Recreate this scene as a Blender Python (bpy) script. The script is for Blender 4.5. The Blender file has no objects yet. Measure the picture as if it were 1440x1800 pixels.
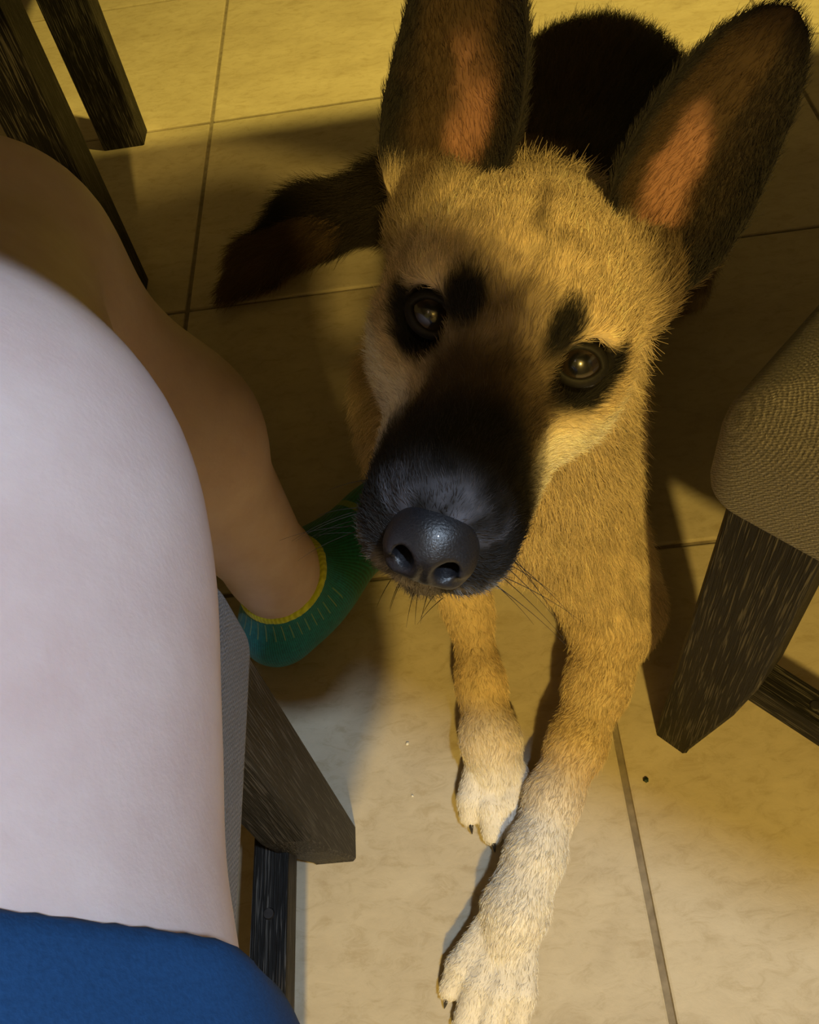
import bpy, bmesh, math
import numpy as np
from mathutils import Matrix, Vector
R = np.random.default_rng(7)
sc = bpy.context.scene
COL = sc.collection

# ---------------------------------------------------------------- camera
cam_d = bpy.data.cameras.new('camera'); cam = bpy.data.objects.new('camera', cam_d); COL.objects.link(cam)
cam_d.sensor_fit = 'HORIZONTAL'; cam_d.sensor_width = 36.0; cam_d.lens = 39.58
cam_d.clip_start = 0.01; cam_d.clip_end = 60
cr = Vector((0.99107896, -0.05558889, -0.1211296)); cu = Vector((0.11550189, 0.81171371, 0.57252089)); cf = Vector((-0.06649676, 0.5814041, -0.810893))
CAM = Vector((0, 0, 0.79))
cam.matrix_world = Matrix(((cr.x, cu.x, -cf.x, CAM.x), (cr.y, cu.y, -cf.y, CAM.y), (cr.z, cu.z, -cf.z, CAM.z), (0, 0, 0, 1)))
sc.camera = cam
# ---------------------------------------------------------------- world, lamps, exposure
w = bpy.data.worlds.new('world'); sc.world = w; w.use_nodes = True
w.node_tree.nodes['Background'].inputs[0].default_value = (1.0, 0.80, 0.52, 1)
w.node_tree.nodes['Background'].inputs[1].default_value = 0.035
def lamp(name, loc, energy, color, radius):
    d = bpy.data.lights.new(name, 'POINT'); d.energy = energy; d.color = color; d.shadow_soft_size = radius
    o = bpy.data.objects.new(name, d); COL.objects.link(o); o.location = loc
    return o
lamp('ceiling_lamp_white', (0.33, -0.19, 1.5), 22, (0.63, 0.79, 1.0), 0.03)
lamp('ceiling_lamp_warm', (0.17, -1.7, 2.35), 112, (1.0, 0.675, 0.155), 0.05)
lamp('pendant_lamp_warm', (0.35, 0.95, 1.6), 62, (1.0, 0.74, 0.15), 0.03)
vs = sc.view_settings
vs.view_transform = 'Standard'; vs.look = 'None'; vs.exposure = 1.1; vs.gamma = 1.0; vs.use_curve_mapping = False

# ---------------------------------------------------------------- helpers
def tag(o, label=None, cat=None, group=None, kind=None):
    if label: o['label'] = label
    if cat: o['category'] = cat
    if group: o['group'] = group
    if kind: o['kind'] = kind
    return o
def empty(name, loc=(0, 0, 0), rz=0.0):
    o = bpy.data.objects.new(name, None); COL.objects.link(o); o.location = loc; o.rotation_euler = (0, 0, rz)
    o.empty_display_size = 0.05
    return o
def mesh_obj(name, V, F, mat, parent=None, smooth=True):
    me = bpy.data.meshes.new(name)
    V = np.asarray(V, dtype=np.float32)
    if isinstance(F, np.ndarray):
        k = F.shape[1]; n = len(F)
        me.vertices.add(len(V)); me.vertices.foreach_set('co', V.ravel())
        me.loops.add(n * k); me.loops.foreach_set('vertex_index', F.astype(np.int32).ravel())
        me.polygons.add(n); me.polygons.foreach_set('loop_start', np.arange(0, n * k, k, dtype=np.int32))
        me.update(calc_edges=True); me.validate()
    else:
        me.from_pydata([tuple(map(float, v)) for v in V], [], F); me.update()
    if mat: me.materials.append(mat)
    if smooth: me.polygons.foreach_set('use_smooth', np.ones(len(me.polygons), dtype=bool))
    o = bpy.data.objects.new(name, me); COL.objects.link(o)
    if parent: o.parent = parent
    return o
def bm_obj(name, bm, mat, parent=None, smooth=False):
    me = bpy.data.meshes.new(name); bmesh.ops.recalc_face_normals(bm, faces=bm.faces); bm.to_mesh(me); bm.free()
    if mat: me.materials.append(mat)
    if smooth: me.polygons.foreach_set('use_smooth', np.ones(len(me.polygons), dtype=bool))
    o = bpy.data.objects.new(name, me); COL.objects.link(o)
    if parent: o.parent = parent
    return o
def bm_box(x0, x1, y0, y1, z0, z1, bev=0.0, seg=2):
    bm = bmesh.new(); bmesh.ops.create_cube(bm, size=1)
    for v in bm.verts:
        v.co = ((x0 + x1) / 2 + v.co.x * (x1 - x0), (y0 + y1) / 2 + v.co.y * (y1 - y0), (z0 + z1) / 2 + v.co.z * (z1 - z0))
    if bev: bmesh.ops.bevel(bm, geom=bm.edges[:], offset=bev, segments=seg, profile=0.6, affect='EDGES')
    return bm
def bm_loft(rings, bev=0.0):
    """rings: list of equal-length closed point lists; capped."""
    bm = bmesh.new(); rv = [[bm.verts.new(p) for p in r] for r in rings]; n = len(rings[0])
    for a, b in zip(rv[:-1], rv[1:]):
        for i in range(n): bm.faces.new((a[i], a[(i + 1) % n], b[(i + 1) % n], b[i]))
    bm.faces.new(rv[0][::-1]); bm.faces.new(rv[-1])
    bmesh.ops.recalc_face_normals(bm, faces=bm.faces)
    return bm
# ---- material helper
class NT:
    def __init__(self, name):
        self.m = bpy.data.materials.new(name); self.m.use_nodes = True; self.t = self.m.node_tree
        self.b = self.t.nodes['Principled BSDF']
    def n(self, kind, **kw):
        nd = self.t.nodes.new(kind)
        for k, v in kw.items():
            if k.startswith('i_'): nd.inputs[k[2:].replace('_', ' ')].default_value = v
            else: setattr(nd, k, v)
        return nd
    def l(self, a, b): self.t.links.new(a, b)
    def coord(self, out='Object', scale=(1, 1, 1), rot=(0, 0, 0)):
        c = self.n('ShaderNodeTexCoord'); mp = self.n('ShaderNodeMapping')
        mp.inputs['Scale'].default_value = scale; mp.inputs['Rotation'].default_value = rot
        self.l(c.outputs[out], mp.inputs['Vector']); return mp.outputs['Vector']
    def noise(self, vec, scale, detail=4, rough=0.55, dist=0.0):
        nd = self.n('ShaderNodeTexNoise'); nd.inputs['Scale'].default_value = scale; nd.inputs['Detail'].default_value = detail
        nd.inputs['Roughness'].default_value = rough; nd.inputs['Distortion'].default_value = dist
        self.l(vec, nd.inputs['Vector']); return nd.outputs['Fac']
    def ramp(self, fac, stops):
        r = self.n('ShaderNodeValToRGB'); e = r.color_ramp.elements
        while len(e) < len(stops): e.new(0.5)
        for el, (p, c) in zip(e, stops): el.position = p; el.color = (*c, 1)
        self.l(fac, r.inputs['Fac']); return r.outputs['Color']
    def math(self, op, a, b=None):
        m = self.n('ShaderNodeMath', operation=op)
        for i, x in enumerate((a, b)):
            if x is None: continue
            if isinstance(x, (int, float)): m.inputs[i].default_value = x
            else: self.l(x, m.inputs[i])
        return m.outputs[0]
    def mix(self, fac, a, b, mode='MIX'):
        m = self.n('ShaderNodeMix', data_type='RGBA', blend_type=mode)
        for i, x in ((0, fac), (6, a), (7, b)):
            if isinstance(x, (int, float)): m.inputs[i].default_value = x
            elif isinstance(x, tuple): m.inputs[i].default_value = (*x, 1)
            else: self.l(x, m.inputs[i])
        return m.outputs[2]
    def bump(self, h, strength, dist):
        b = self.n('ShaderNodeBump'); b.inputs['Strength'].default_value = strength; b.inputs['Distance'].default_value = dist
        self.l(h, b.inputs['Height']); self.l(b.outputs['Normal'], self.b.inputs['Normal'])
    def base(self, c):
        if isinstance(c, tuple): self.b.inputs['Base Color'].default_value = (*c, 1)
        else: self.l(c, self.b.inputs['Base Color'])
    def set(self, **kw):
        for k, v in kw.items(): self.b.inputs[k.replace('_', ' ')].default_value = v
        return self

def mat_tile():
    t = NT('beige_stone_tile'); v = t.coord('Object'); oi = t.n('ShaderNodeObjectInfo')
    add = t.n('ShaderNodeVectorMath', operation='ADD'); sc_ = t.n('ShaderNodeVectorMath', operation='SCALE')
    cx_ = t.n('ShaderNodeCombineXYZ'); t.l(oi.outputs['Random'], cx_.inputs[0]); t.l(oi.outputs['Random'], cx_.inputs[1])
    t.l(cx_.outputs[0], sc_.inputs[0]); sc_.inputs['Scale'].default_value = 17.0
    t.l(v, add.inputs[0]); t.l(sc_.outputs[0], add.inputs[1]); v = add.outputs[0]
    st = t.n('ShaderNodeMapping'); st.inputs['Scale'].default_value = (0.8, 1.5, 1); t.l(v, st.inputs['Vector'])
    a = t.noise(st.outputs[0], 9.0, 7, 0.7, 0.5); b = t.noise(st.outputs[0], 55.0, 8, 0.72, 0.7); c = t.noise(v, 160, 3)
    col = t.ramp(a, [(0.28, (0.43, 0.365, 0.26)), (0.5, (0.50, 0.435, 0.315)), (0.72, (0.56, 0.495, 0.37))])
    col2 = t.ramp(b, [(0.34, (0.80, 0.75, 0.66)), (0.5, (1, 1, 1)), (0.66, (1.06, 1.05, 1.04))])
    col = t.mix(0.75, col, col2, 'MULTIPLY')
    t.base(col); t.set(Roughness=0.52); t.b.inputs['Specular IOR Level'].default_value = 0.35
    t.bump(t.math('ADD', t.math('MULTIPLY', b, 0.7), t.math('MULTIPLY', c, 0.3)), 0.25, 0.002)
    return t.m
def mat_grout():
    t = NT('grey_grout'); v = t.coord('Object'); a = t.noise(v, 90, 4)
    t.base(t.ramp(a, [(0.3, (0.16, 0.13, 0.09)), (0.7, (0.27, 0.23, 0.17))])); t.set(Roughness=0.9); t.bump(a, 0.4, 0.002); return t.m
def mat_wood(name='dark_grained_wood', axis=2):
    t = NT(name)
    sc1 = [1, 1, 1]; sc1[axis] = 0.028; sc2 = [1, 1, 1]; sc2[axis] = 0.3
    v = t.coord('Object', tuple(sc1)); v2 = t.coord('Object', tuple(sc2))
    warp = t.noise(v2, 60, 2); a = t.noise(v, 900, 2, 0.5, 0.6); b = t.noise(v, 90, 4, 0.6, 0.6)
    h = t.math('ADD', t.math('MULTIPLY', a, 0.8), t.math('MULTIPLY', warp, 0.2))
    streak = t.ramp(h, [(0.545, (0, 0, 0)), (0.60, (1, 1, 1))])
    base = t.ramp(b, [(0.3, (0.005, 0.0045, 0.004)), (0.7, (0.014, 0.012, 0.010))])
    t.base(t.mix(t.math('MULTIPLY', streak, 0.65), base, (0.12, 0.108, 0.092)))
    t.set(Roughness=0.55); t.b.inputs['Specular IOR Level'].default_value = 0.22
    t.bump(h, 0.8, 0.002); return t.m
def mat_fabric():
    t = NT('taupe_woven_fabric'); c = t.n('ShaderNodeTexCoord'); sx = t.n('ShaderNodeSeparateXYZ'); t.l(c.outputs['Object'], sx.inputs[0])
    X, Y, Z = sx.outputs; jit = t.noise(c.outputs['Object'], 130, 2); k = 2 * math.pi / 0.0026
    wob = t.math('MULTIPLY', jit, 6.0)
    a = t.math('SINE', t.math('ADD', t.math('MULTIPLY', t.math('ADD', X, t.math('MULTIPLY', Z, 0.3)), k), wob))
    b = t.math('SINE', t.math('ADD', t.math('MULTIPLY', t.math('ADD', Y, t.math('MULTIPLY', Z, 0.95)), k), wob))
    fine = t.noise(c.outputs['Object'], 800, 2); tone = t.noise(c.outputs['Object'], 14, 3)
    h = t.math('ADD', 0.5, t.math('MULTIPLY', t.math('MULTIPLY', a, b), 0.16))
    h = t.math('ADD', h, t.math('MULTIPLY', t.math('ADD', fine, -0.5), 0.7)); h = t.math('ADD', h, t.math('MULTIPLY', t.math('ADD', tone, -0.5), 0.2))
    t.base(t.ramp(h, [(0.25, (0.040, 0.036, 0.035)), (0.5, (0.095, 0.085, 0.082)), (0.78, (0.24, 0.22, 0.215))]))
    t.set(Roughness=0.55); t.b.inputs['Sheen Weight'].default_value = 0.15; t.bump(h, 0.9, 0.0018); return t.m
def mat_skin():
    t = NT('pale_skin'); v = t.coord('Object'); a = t.noise(v, 22, 5, 0.65); b = t.noise(v, 420, 3)
    t.base(t.ramp(a, [(0.3, (0.63, 0.47, 0.44)), (0.7, (0.73, 0.585, 0.555))]))
    t.set(Roughness=0.55); t.b.inputs['Subsurface Weight'].default_value = 0.12; t.b.inputs['Subsurface Radius'].default_value = (0.008, 0.004, 0.002)
    t.b.inputs['Subsurface Scale'].default_value = 0.6; t.b.inputs['Specular IOR Level'].default_value = 0.3
    t.bump(b, 0.12, 0.001); return t.m
def mat_knit(name, c0, c1, s=1500):
    t = NT(name); c = t.n('ShaderNodeTexCoord'); sx = t.n('ShaderNodeSeparateXYZ'); t.l(c.outputs['Object'], sx.inputs[0])
    rib = t.math('SINE', t.math('MULTIPLY', t.math('ADD', sx.outputs[0], t.math('MULTIPLY', sx.outputs[1], -0.7)), s))
    nz = t.noise(c.outputs['Object'], 300, 3); h = t.math('ADD', t.math('MULTIPLY', rib, 0.3), nz)
    t.base(t.ramp(h, [(0.2, c0), (0.8, c1)])); t.set(Roughness=0.85); t.b.inputs['Sheen Weight'].default_value = 0.2; t.bump(h, 0.4, 0.0008); return t.m
def mat_simple(name, c, rough=0.5, spec=0.5, coat=0.0, nscale=0, bstr=0.2, bdist=0.001, var=0.25):
    t = NT(name); v = t.coord('Object'); a = t.noise(v, nscale or 80, 3)
    t.base(t.ramp(a, [(0.3, tuple(x * (1 - var) for x in c)), (0.7, tuple(min(1, x * (1 + var)) for x in c))]))
    t.set(Roughness=rough); t.b.inputs['Specular IOR Level'].default_value = spec; t.b.inputs['Coat Weight'].default_value = coat
    if nscale: t.bump(a, bstr, bdist)
    return t.m
def mat_attr(name, rough=0.7, spec=0.2, bump=True, sheen=0.0):
    t = NT(name); a = t.n('ShaderNodeAttribute'); a.attribute_name = 'coat'; t.base(a.outputs['Color'])
    t.set(Roughness=rough); t.b.inputs['Specular IOR Level'].default_value = spec; t.b.inputs['Sheen Weight'].default_value = sheen
    if bump: t.bump(t.noise(t.coord('Object'), 500, 3), 0.3, 0.001)
    return t.m

# ---------------------------------------------------------------- signed distance modelling
def rc(P, a, b, r1, r2):
    a = np.asarray(a, np.float32); b = np.asarray(b, np.float32); ba = b - a; l2 = float(ba @ ba); rr = r1 - r2; a2 = l2 - rr * rr; il2 = 1.0 / l2
    pa = P - a; y = pa @ ba; z = y - l2; q = pa * l2 - y[:, None] * ba; x2 = np.einsum('ij,ij->i', q, q)
    y2 = y * y * l2; z2 = z * z * l2; k = np.sign(rr) * rr * rr * x2
    out = (np.sqrt(x2 * a2 * il2) + y * rr) * il2 - r1
    m1 = np.sign(z) * a2 * z2 > k; m2 = np.sign(y) * a2 * y2 < k
    out = np.where(m2, np.sqrt(x2 + y2) * il2 - r1, out)
    return np.where(m1, np.sqrt(x2 + z2) * il2 - r2, out)
def ell(P, c, r, M=None):
    p = P - np.asarray(c, np.float32)
    if M is not None: p = p @ M
    r = np.asarray(r, np.float32); q = p / r
    k0 = np.sqrt(np.einsum('ij,ij->i', q, q)); q = q / r; k1 = np.sqrt(np.einsum('ij,ij->i', q, q)) + 1e-9
    return k0 * (k0 - 1) / k1
def smin(a, b, k):
    h = np.maximum(k - np.abs(a - b), 0) / k
    return np.minimum(a, b) - h * h * k * 0.25
def smax(a, b, k): return -smin(-a, -b, k)
def surface(fn, lo, hi, res, blk=8):
    lo = np.asarray(lo, float); hi = np.asarray(hi, float)
    nb = np.ceil((hi - lo) / (res * blk)).astype(int); n = nb * blk
    g = [lo[i] + (np.arange(nb[i]) + 0.5) * res * blk for i in range(3)]
    c = np.stack(np.meshgrid(*g, indexing='ij'), -1).reshape(-1, 3).astype(np.float32)
    cd = np.concatenate([fn(x) for x in np.array_split(c, max(1, len(c) // 200000))])
    act = np.abs(cd) < res * blk * 1.25
    D = np.repeat(np.repeat(np.repeat(cd.reshape(nb), blk, 0), blk, 1), blk, 2).astype(np.float32)
    ids = np.argwhere(act.reshape(nb)); off = np.stack(np.meshgrid(*[np.arange(blk)] * 3, indexing='ij'), -1).reshape(-1, 3)
    for ch in np.array_split(ids, max(1, len(ids) // 600)):
        if not len(ch): continue
        ij = (ch[:, None, :] * blk + off[None]).reshape(-1, 3)
        D[ij[:, 0], ij[:, 1], ij[:, 2]] = fn((lo + ij * res).astype(np.float32))
    S = D < 0
    cnt = np.zeros(tuple(x - 1 for x in D.shape), np.uint8)
    for dx in (0, 1):
        for dy in (0, 1):
            for dz in (0, 1): cnt += S[dx:dx + cnt.shape[0], dy:dy + cnt.shape[1], dz:dz + cnt.shape[2]]
    cells = np.argwhere((cnt > 0) & (cnt < 8))
    idx = -np.ones(cnt.shape, np.int32); idx[cells[:, 0], cells[:, 1], cells[:, 2]] = np.arange(len(cells))
    acc = np.zeros((len(cells), 3)); num = np.zeros(len(cells))
    cor = [np.array(v) for v in ((0,0,0),(1,0,0),(0,1,0),(1,1,0),(0,0,1),(1,0,1),(0,1,1),(1,1,1))]
    val = [D[tuple((cells + v).T)] for v in cor]
    for i in range(8):
        for j in range(i + 1, 8):
            if np.abs(cor[i] - cor[j]).sum() != 1: continue
            a, b = val[i], val[j]; m = (a < 0) != (b < 0); t = np.where(m, a / np.where(m, a - b, 1), 0)
            acc += np.where(m[:, None], cor[i] + t[:, None] * (cor[j] - cor[i]), 0); num += m
    V = lo + (cells + acc / num[:, None]) * res
    F = []
    for ax in range(3):
        u, v = (ax + 1) % 3, (ax + 2) % 3
        s0 = [slice(None)] * 3; s1 = [slice(None)] * 3; s0[ax] = slice(0, -1); s1[ax] = slice(1, None)
        A = S[tuple(s0)]; B = S[tuple(s1)]
        e = np.argwhere(A != B)
        e = e[(e[:, u] > 0) & (e[:, v] > 0) & (e[:, u] < cnt.shape[u]) & (e[:, v] < cnt.shape[v])]
        eu = np.zeros(3, int); eu[u] = 1; ev = np.zeros(3, int); ev[v] = 1
        q = np.stack([idx[tuple((e - d).T)] for d in (eu * 0, eu, eu + ev, ev)], 1)
        flip = ~A[tuple(e.T)]; q[flip] = q[flip][:, ::-1]
        F.append(q)
    F = np.concatenate(F); F = F[(F >= 0).all(1)]
    return V, F
def vnoise(P, scale, seed=0):
    p = np.asarray(P, float) * scale; i = np.floor(p).astype(np.int64); f = p - i; f = f * f * (3 - 2 * f)
    def h(d):
        k = i + np.array(d)
        x = (k[:, 0] * 73856093) ^ (k[:, 1] * 19349663) ^ (k[:, 2] * 83492791) ^ (seed * 2654435761)
        x = (x ^ (x >> 13)) * 1274126177; return ((x ^ (x >> 16)) & 0xffff) / 65535.0
    c = [[[h((a, b, d)) for d in (0, 1)] for b in (0, 1)] for a in (0, 1)]
    L = lambda a, b, t: a + (b - a) * t
    return L(L(L(c[0][0][0], c[0][0][1], f[:, 2]), L(c[0][1][0], c[0][1][1], f[:, 2]), f[:, 1]),
             L(L(c[1][0][0], c[1][0][1], f[:, 2]), L(c[1][1][0], c[1][1][1], f[:, 2]), f[:, 1]), f[:, 0])
def sstep(a, b, x):
    t = np.clip((x - a) / (b - a), 0, 1); return t * t * (3 - 2 * t)

# ---------------------------------------------------------------- floor of large stone tiles
TS = 0.45196; OX = -0.3452; OY = 0.48768; GR = 0.0055
M_TILE, M_GROUT = mat_tile(), mat_grout()
fl = bm_obj('floor', bm_box(OX - 5 * TS, OX + 6 * TS, OY - 7 * TS, OY + 7 * TS, -0.06, -0.0035), M_GROUT); tag(fl, kind='structure')
tb = bm_box(-TS / 2 + GR / 2, TS / 2 - GR / 2, -TS / 2 + GR / 2, TS / 2 - GR / 2, -0.02, 0.0, 0.0022, 2)
tile0 = bm_obj('tile', tb, M_TILE, fl)
for i in range(-5, 6):
    for j in range(-7, 7):
        o = tile0 if (i, j) == (-5, -7) else tile0.copy()
        if o is not tile0: COL.objects.link(o)
        o.parent = fl; o.location = (OX + (i + 0.5) * TS, OY + (j + 0.5) * TS, 0)
        o.rotation_euler = (R.normal(0, 0.0008), R.normal(0, 0.0008), math.pi / 2 * 0)

M_WALL = mat_simple('cream_wall_paint', (0.13, 0.115, 0.09), 0.85, 0.2, 0, 60, 0.1, 0.001, 0.03)
RX0, RX1, RY0, RY1 = OX - 5 * TS, OX + 6 * TS, OY - 7 * TS, OY + 7 * TS
for nm, b in (('wall_left', (RX0 - 0.1, RX0, RY0, RY1, 0, 2.6)), ('wall_right', (RX1, RX1 + 0.1, RY0, RY1, 0, 2.6)),
              ('wall_back', (RX0 - 0.1, RX1 + 0.1, RY0 - 0.1, RY0, 0, 2.6)), ('wall_front', (RX0 - 0.1, RX1 + 0.1, RY1, RY1 + 0.1, 0, 2.6)),
              ('ceiling', (RX0 - 0.1, RX1 + 0.1, RY0 - 0.1, RY1 + 0.1, 2.6, 2.7))):
    tag(bm_obj(nm, bm_box(*b), M_WALL), kind='structure')
# ---------------------------------------------------------------- chairs
M_WOOD = mat_wood(); M_WOODY = mat_wood('dark_grained_rail_wood', 1); M_FAB = mat_fabric()
M_WOODX = mat_wood('dark_grained_cross_wood', 0)
M_STEEL = mat_simple('steel', (0.35, 0.35, 0.36), 0.3, 0.5); M_STEEL.node_tree.nodes['Principled BSDF'].inputs['Metallic'].default_value = 1
M_THREAD = mat_simple('pale_thread', (0.32, 0.30, 0.27), 0.8)
def cushion(x0, x1, y0, y1, z0, z1, rc_, rz):
    """rounded-corner seat pad with softly bulged top and rounded edges"""
    n = 10; cx_, cy_ = (x0 + x1) / 2, (y0 + y1) / 2; hx, hy = (x1 - x0) / 2, (y1 - y0) / 2
    def ring(ins, z):
        p = []
        for (sx, sy, a0) in ((1, 1, 0), (-1, 1, 90), (-1, -1, 180), (1, -1, 270)):
            r = max(rc_ - ins, 0.004)
            for k in range(n + 1):
                a = math.radians(a0 + 90 * k / n); p.append((cx_ + sx * (hx - ins - r) + r * math.cos(a), cy_ + sy * (hy - ins - r) + r * math.sin(a), z))
        return p
    rings = [ring(0.03, z0), ring(0.012, z0)]
    for k in range(5):
        a = math.pi / 2 * k / 4; rings.append(ring(0.012 * (1 - math.sin(a)), z0 + 0.012 * (1 - math.cos(a))))
    for k in range(8):
        a = math.pi / 2 * k / 7; rings.append(ring(rz * (1 - math.cos(a)), z1 - rz + rz * math.sin(a)))
    for k in range(1, 8):
        t = k / 8; rings.append(ring(rz + (min(hx, hy) - rz) * t * 0.98, z1 + 0.012 * (1 - (1 - t) ** 2)))
    return bm_loft(rings)
def leg_front(s):
    x0, x1 = 0.194, 0.231; rings = []
    for z, yb in ((0, 0.183), (0.01, 0.182), (0.06, 0.172), (0.12, 0.160), (0.18, 0.152), (0.36, 0.150)):
        c = 0.0025; ya = 0.214 - 0.006 * z / 0.37
        rings.append([(s * x, y, z) for x, y in ((x0 + c, yb), (x1 - c, yb), (x1, yb + c), (x1, ya - c), (x1 - c, ya), (x0 + c, ya), (x0, ya - c), (x0, yb + c))])
    return bm_loft(rings)
def leg_rear(s):
    x0, x1 = 0.190, 0.228; rings = []
    for z, y, d in ((0, -0.292, 0.056), (0.2, -0.278, 0.062), (0.42, -0.270, 0.062), (0.6, -0.282, 0.05), (0.9, -0.332, 0.04)):
        c = 0.0025; ya, yb = y + d / 2, y - d / 2
        rings.append([(s * x, yy, z) for x, yy in ((x0 + c, yb), (x1 - c, yb), (x1, yb + c), (x1, ya - c), (x1 - c, ya), (x0 + c, ya), (x0, ya - c), (x0, yb + c))])
    return bm_loft(rings)
def make_chair(label, loc, rz, group, seam=False):
    t = empty('dining_chair', loc, rz); tag(t, label, 'chair', group)
    seat = bm_obj('seat', cushion(-0.235, 0.235, -0.295, 0.229, 0.350, 0.445, 0.028, 0.045), M_FAB, t, True)
    for s in (1, -1):
        bm_obj('leg', leg_front(s), M_WOOD, t)
        bm_obj('leg', leg_rear(s), M_WOOD, t)
        a, b = sorted((s * 0.178, s * 0.204))
        st = bm_obj('stretcher', bm_box(a, b, -0.275, 0.172, 0.105, 0.133, 0.0015), M_WOODY, t)
        bm = bmesh.new(); bmesh.ops.create_cone(bm, segments=16, radius1=0.0042, radius2=0.0034, depth=0.0016, cap_ends=True)
        bmesh.ops.translate(bm, verts=bm.verts, vec=(s * 0.191, 0.118, 0.1336)); bm_obj('screw', bm, M_STEEL, st)
    bm_obj('rail', bm_box(-0.19, 0.19, -0.295, -0.265, 0.33, 0.37, 0.0015), M_WOODX, t)
    back = cushion(-0.225, 0.225, -0.02, 0.02, 0, 0.42, 0.018, 0.02)
    bmesh.ops.rotate(back, verts=back.verts, matrix=Matrix.Rotation(math.radians(9), 3, 'X'), cent=(0, 0, 0))
    bmesh.ops.translate(back, verts=back.verts, vec=(0, -0.26, 0.52)); bm_obj('backrest', back, M_FAB, t, True)
    return t
make_chair('grey fabric dining chair with dark wooden legs under the bare thigh', (-0.362, 0.025, 0), 0.0, 'upholstered dining chairs')
make_chair('taupe fabric dining chair seen by its seat corner to the right of the dog', (0.455, 0.303, 0), math.radians(44.4), 'upholstered dining chairs')
bn = empty('bench', (-0.69, 1.83, 0)); tag(bn, 'black wooden bench leg standing on the bright yellow tiles at upper left', 'bench')
for sx, sy in ((1, -1), (1, 1), (-1, -1), (-1, 1)):
    x, y = sx * 0.2025, sy * 0.455; rings = []
    for z, g in ((0, 0.0), (0.45, 0.004)):
        rings.append([(x + a * (0.0335 + g), y + b * (0.022 + g), z) for a, b in ((-0.94, -1), (0.94, -1), (1, -0.92), (1, 0.92), (0.94, 1), (-0.94, 1), (-1, 0.92), (-1, -0.92))])
    bm_obj('leg', bm_loft(rings), M_WOOD, bn)
bm_obj('seat', bm_box(-0.25, 0.25, -0.50, 0.50, 0.45, 0.49, 0.004), M_WOODY, bn)

# ---------------------------------------------------------------- table (its edge and underside are just above the frame; it shades the floor)
tb_ = empty('dining_table', (0, 0, 0)); tag(tb_, 'dark wooden table leg rising beside the knee at upper left', 'table')
poly = [(-0.574, 0.475), (0.298, -0.057), (1.05, 0.676), (1.05, 1.132), (-0.58, 1.132)]
bm = bm_loft([[(x, y, 0.872) for x, y in poly], [(x, y, 0.900) for x, y in poly]])
bm_obj('table_top', bm, M_WOODX, tb_)
for (x, y) in ((-0.437, 0.985), (-0.54, 0.69), (0.97, 1.08), (0.93, 0.70)):
    bm_obj('leg', bm_box(x - 0.03, x + 0.03, y - 0.03, y + 0.03, 0, 0.872, 0.002), M_WOOD, tb_)

# ---------------------------------------------------------------- the person's leg, sock, shorts
M_SKIN = mat_skin()
person = empty('person', (-0.2, 0.1, 0)); tag(person, 'seated person with bare right leg, blue shorts and a teal ankle sock', 'person')
PO = np.array([-0.2, 0.1, 0.0])
def leg_sdf(P, g=0.0, dx=0.0):
    d = rc(P, (-0.160, -0.08, 0.546), (-0.186, 0.12, 0.548), 0.112, 0.093)
    d = smin(d, rc(P, (-0.186, 0.12, 0.548), (-0.190, 0.19, 0.546), 0.093, 0.086), 0.03)
    d = smin(d, rc(P, (-0.190, 0.18, 0.548), (-0.250, 0.398, 0.497), 0.085, 0.060), 0.04)
    d = smin(d, ell(P, (-0.250, 0.438, 0.492), (0.050, 0.040, 0.050)), 0.05)
    d = smin(d, rc(P, (-0.242, 0.410, 0.465), (-0.197, 0.418, 0.33), 0.056, 0.055), 0.04)
    d = smin(d, rc(P, (-0.197, 0.410, 0.34), (-0.180, 0.433, 0.13), 0.055, 0.037), 0.03)
    d = smin(d, rc(P, (-0.180, 0.433, 0.13), (-0.180, 0.433, 0.06), 0.037, 0.036), 0.02)
    return d
def foot_sdf(P, dx=0.0):
    d = rc(P, (-0.179, 0.436, 0.15), (-0.179, 0.436, 0.06), 0.0385, 0.039)
    d = smin(d, rc(P, (-0.198, 0.420, 0.036), (-0.16, 0.465, 0.045), 0.034, 0.037), 0.03)
    d = smin(d, rc(P, (-0.160, 0.465, 0.055), (-0.088, 0.540, 0.036), 0.040, 0.035), 0.03)
    d = smin(d, rc(P, (-0.093, 0.532, 0.033), (-0.052, 0.577, 0.025), 0.037, 0.024), 0.02)
    d = smin(d, rc(P, (-0.076, 0.552, 0.028), (-0.080, 0.585, 0.022), 0.028, 0.021), 0.02)
    return smax(d, -P[:, 2] + 0.001, 0.012)
def both(P):
    return np.minimum(leg_sdf(P), leg_sdf((P * np.array([-1, 1, 1], np.float32)) - np.array([0.64, 0, 0], np.float32)))
hip = lambda P: ell(P, (-0.32, -0.09, 0.565), (0.19, 0.12, 0.115))
def torso_sdf(P):
    d = ell(P, (-0.32, -0.115, 0.66), (0.165, 0.105, 0.16)); d = smin(d, ell(P, (-0.32, -0.135, 0.90), (0.175, 0.105, 0.17)), 0.08)
    d = smin(d, rc(P, (-0.115, -0.14, 1.01), (-0.50, -0.14, 1.00), 0.062, 0.055), 0.06)
    return d
def arms_sdf(P):
    d = rc(P, (-0.095, -0.14, 1.01), (-0.050, -0.270, 0.83), 0.062, 0.048); d = smin(d, rc(P, (-0.050, -0.270, 0.83), (0.018, -0.150, 0.820), 0.040, 0.030), 0.03)
    d = np.minimum(d, smin(rc(P, (-0.50, -0.14, 0.99), (-0.560, -0.13, 0.74), 0.050, 0.042), rc(P, (-0.560, -0.13, 0.74), (-0.50, 0.07, 0.670), 0.040, 0.028), 0.03))
    return d
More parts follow.
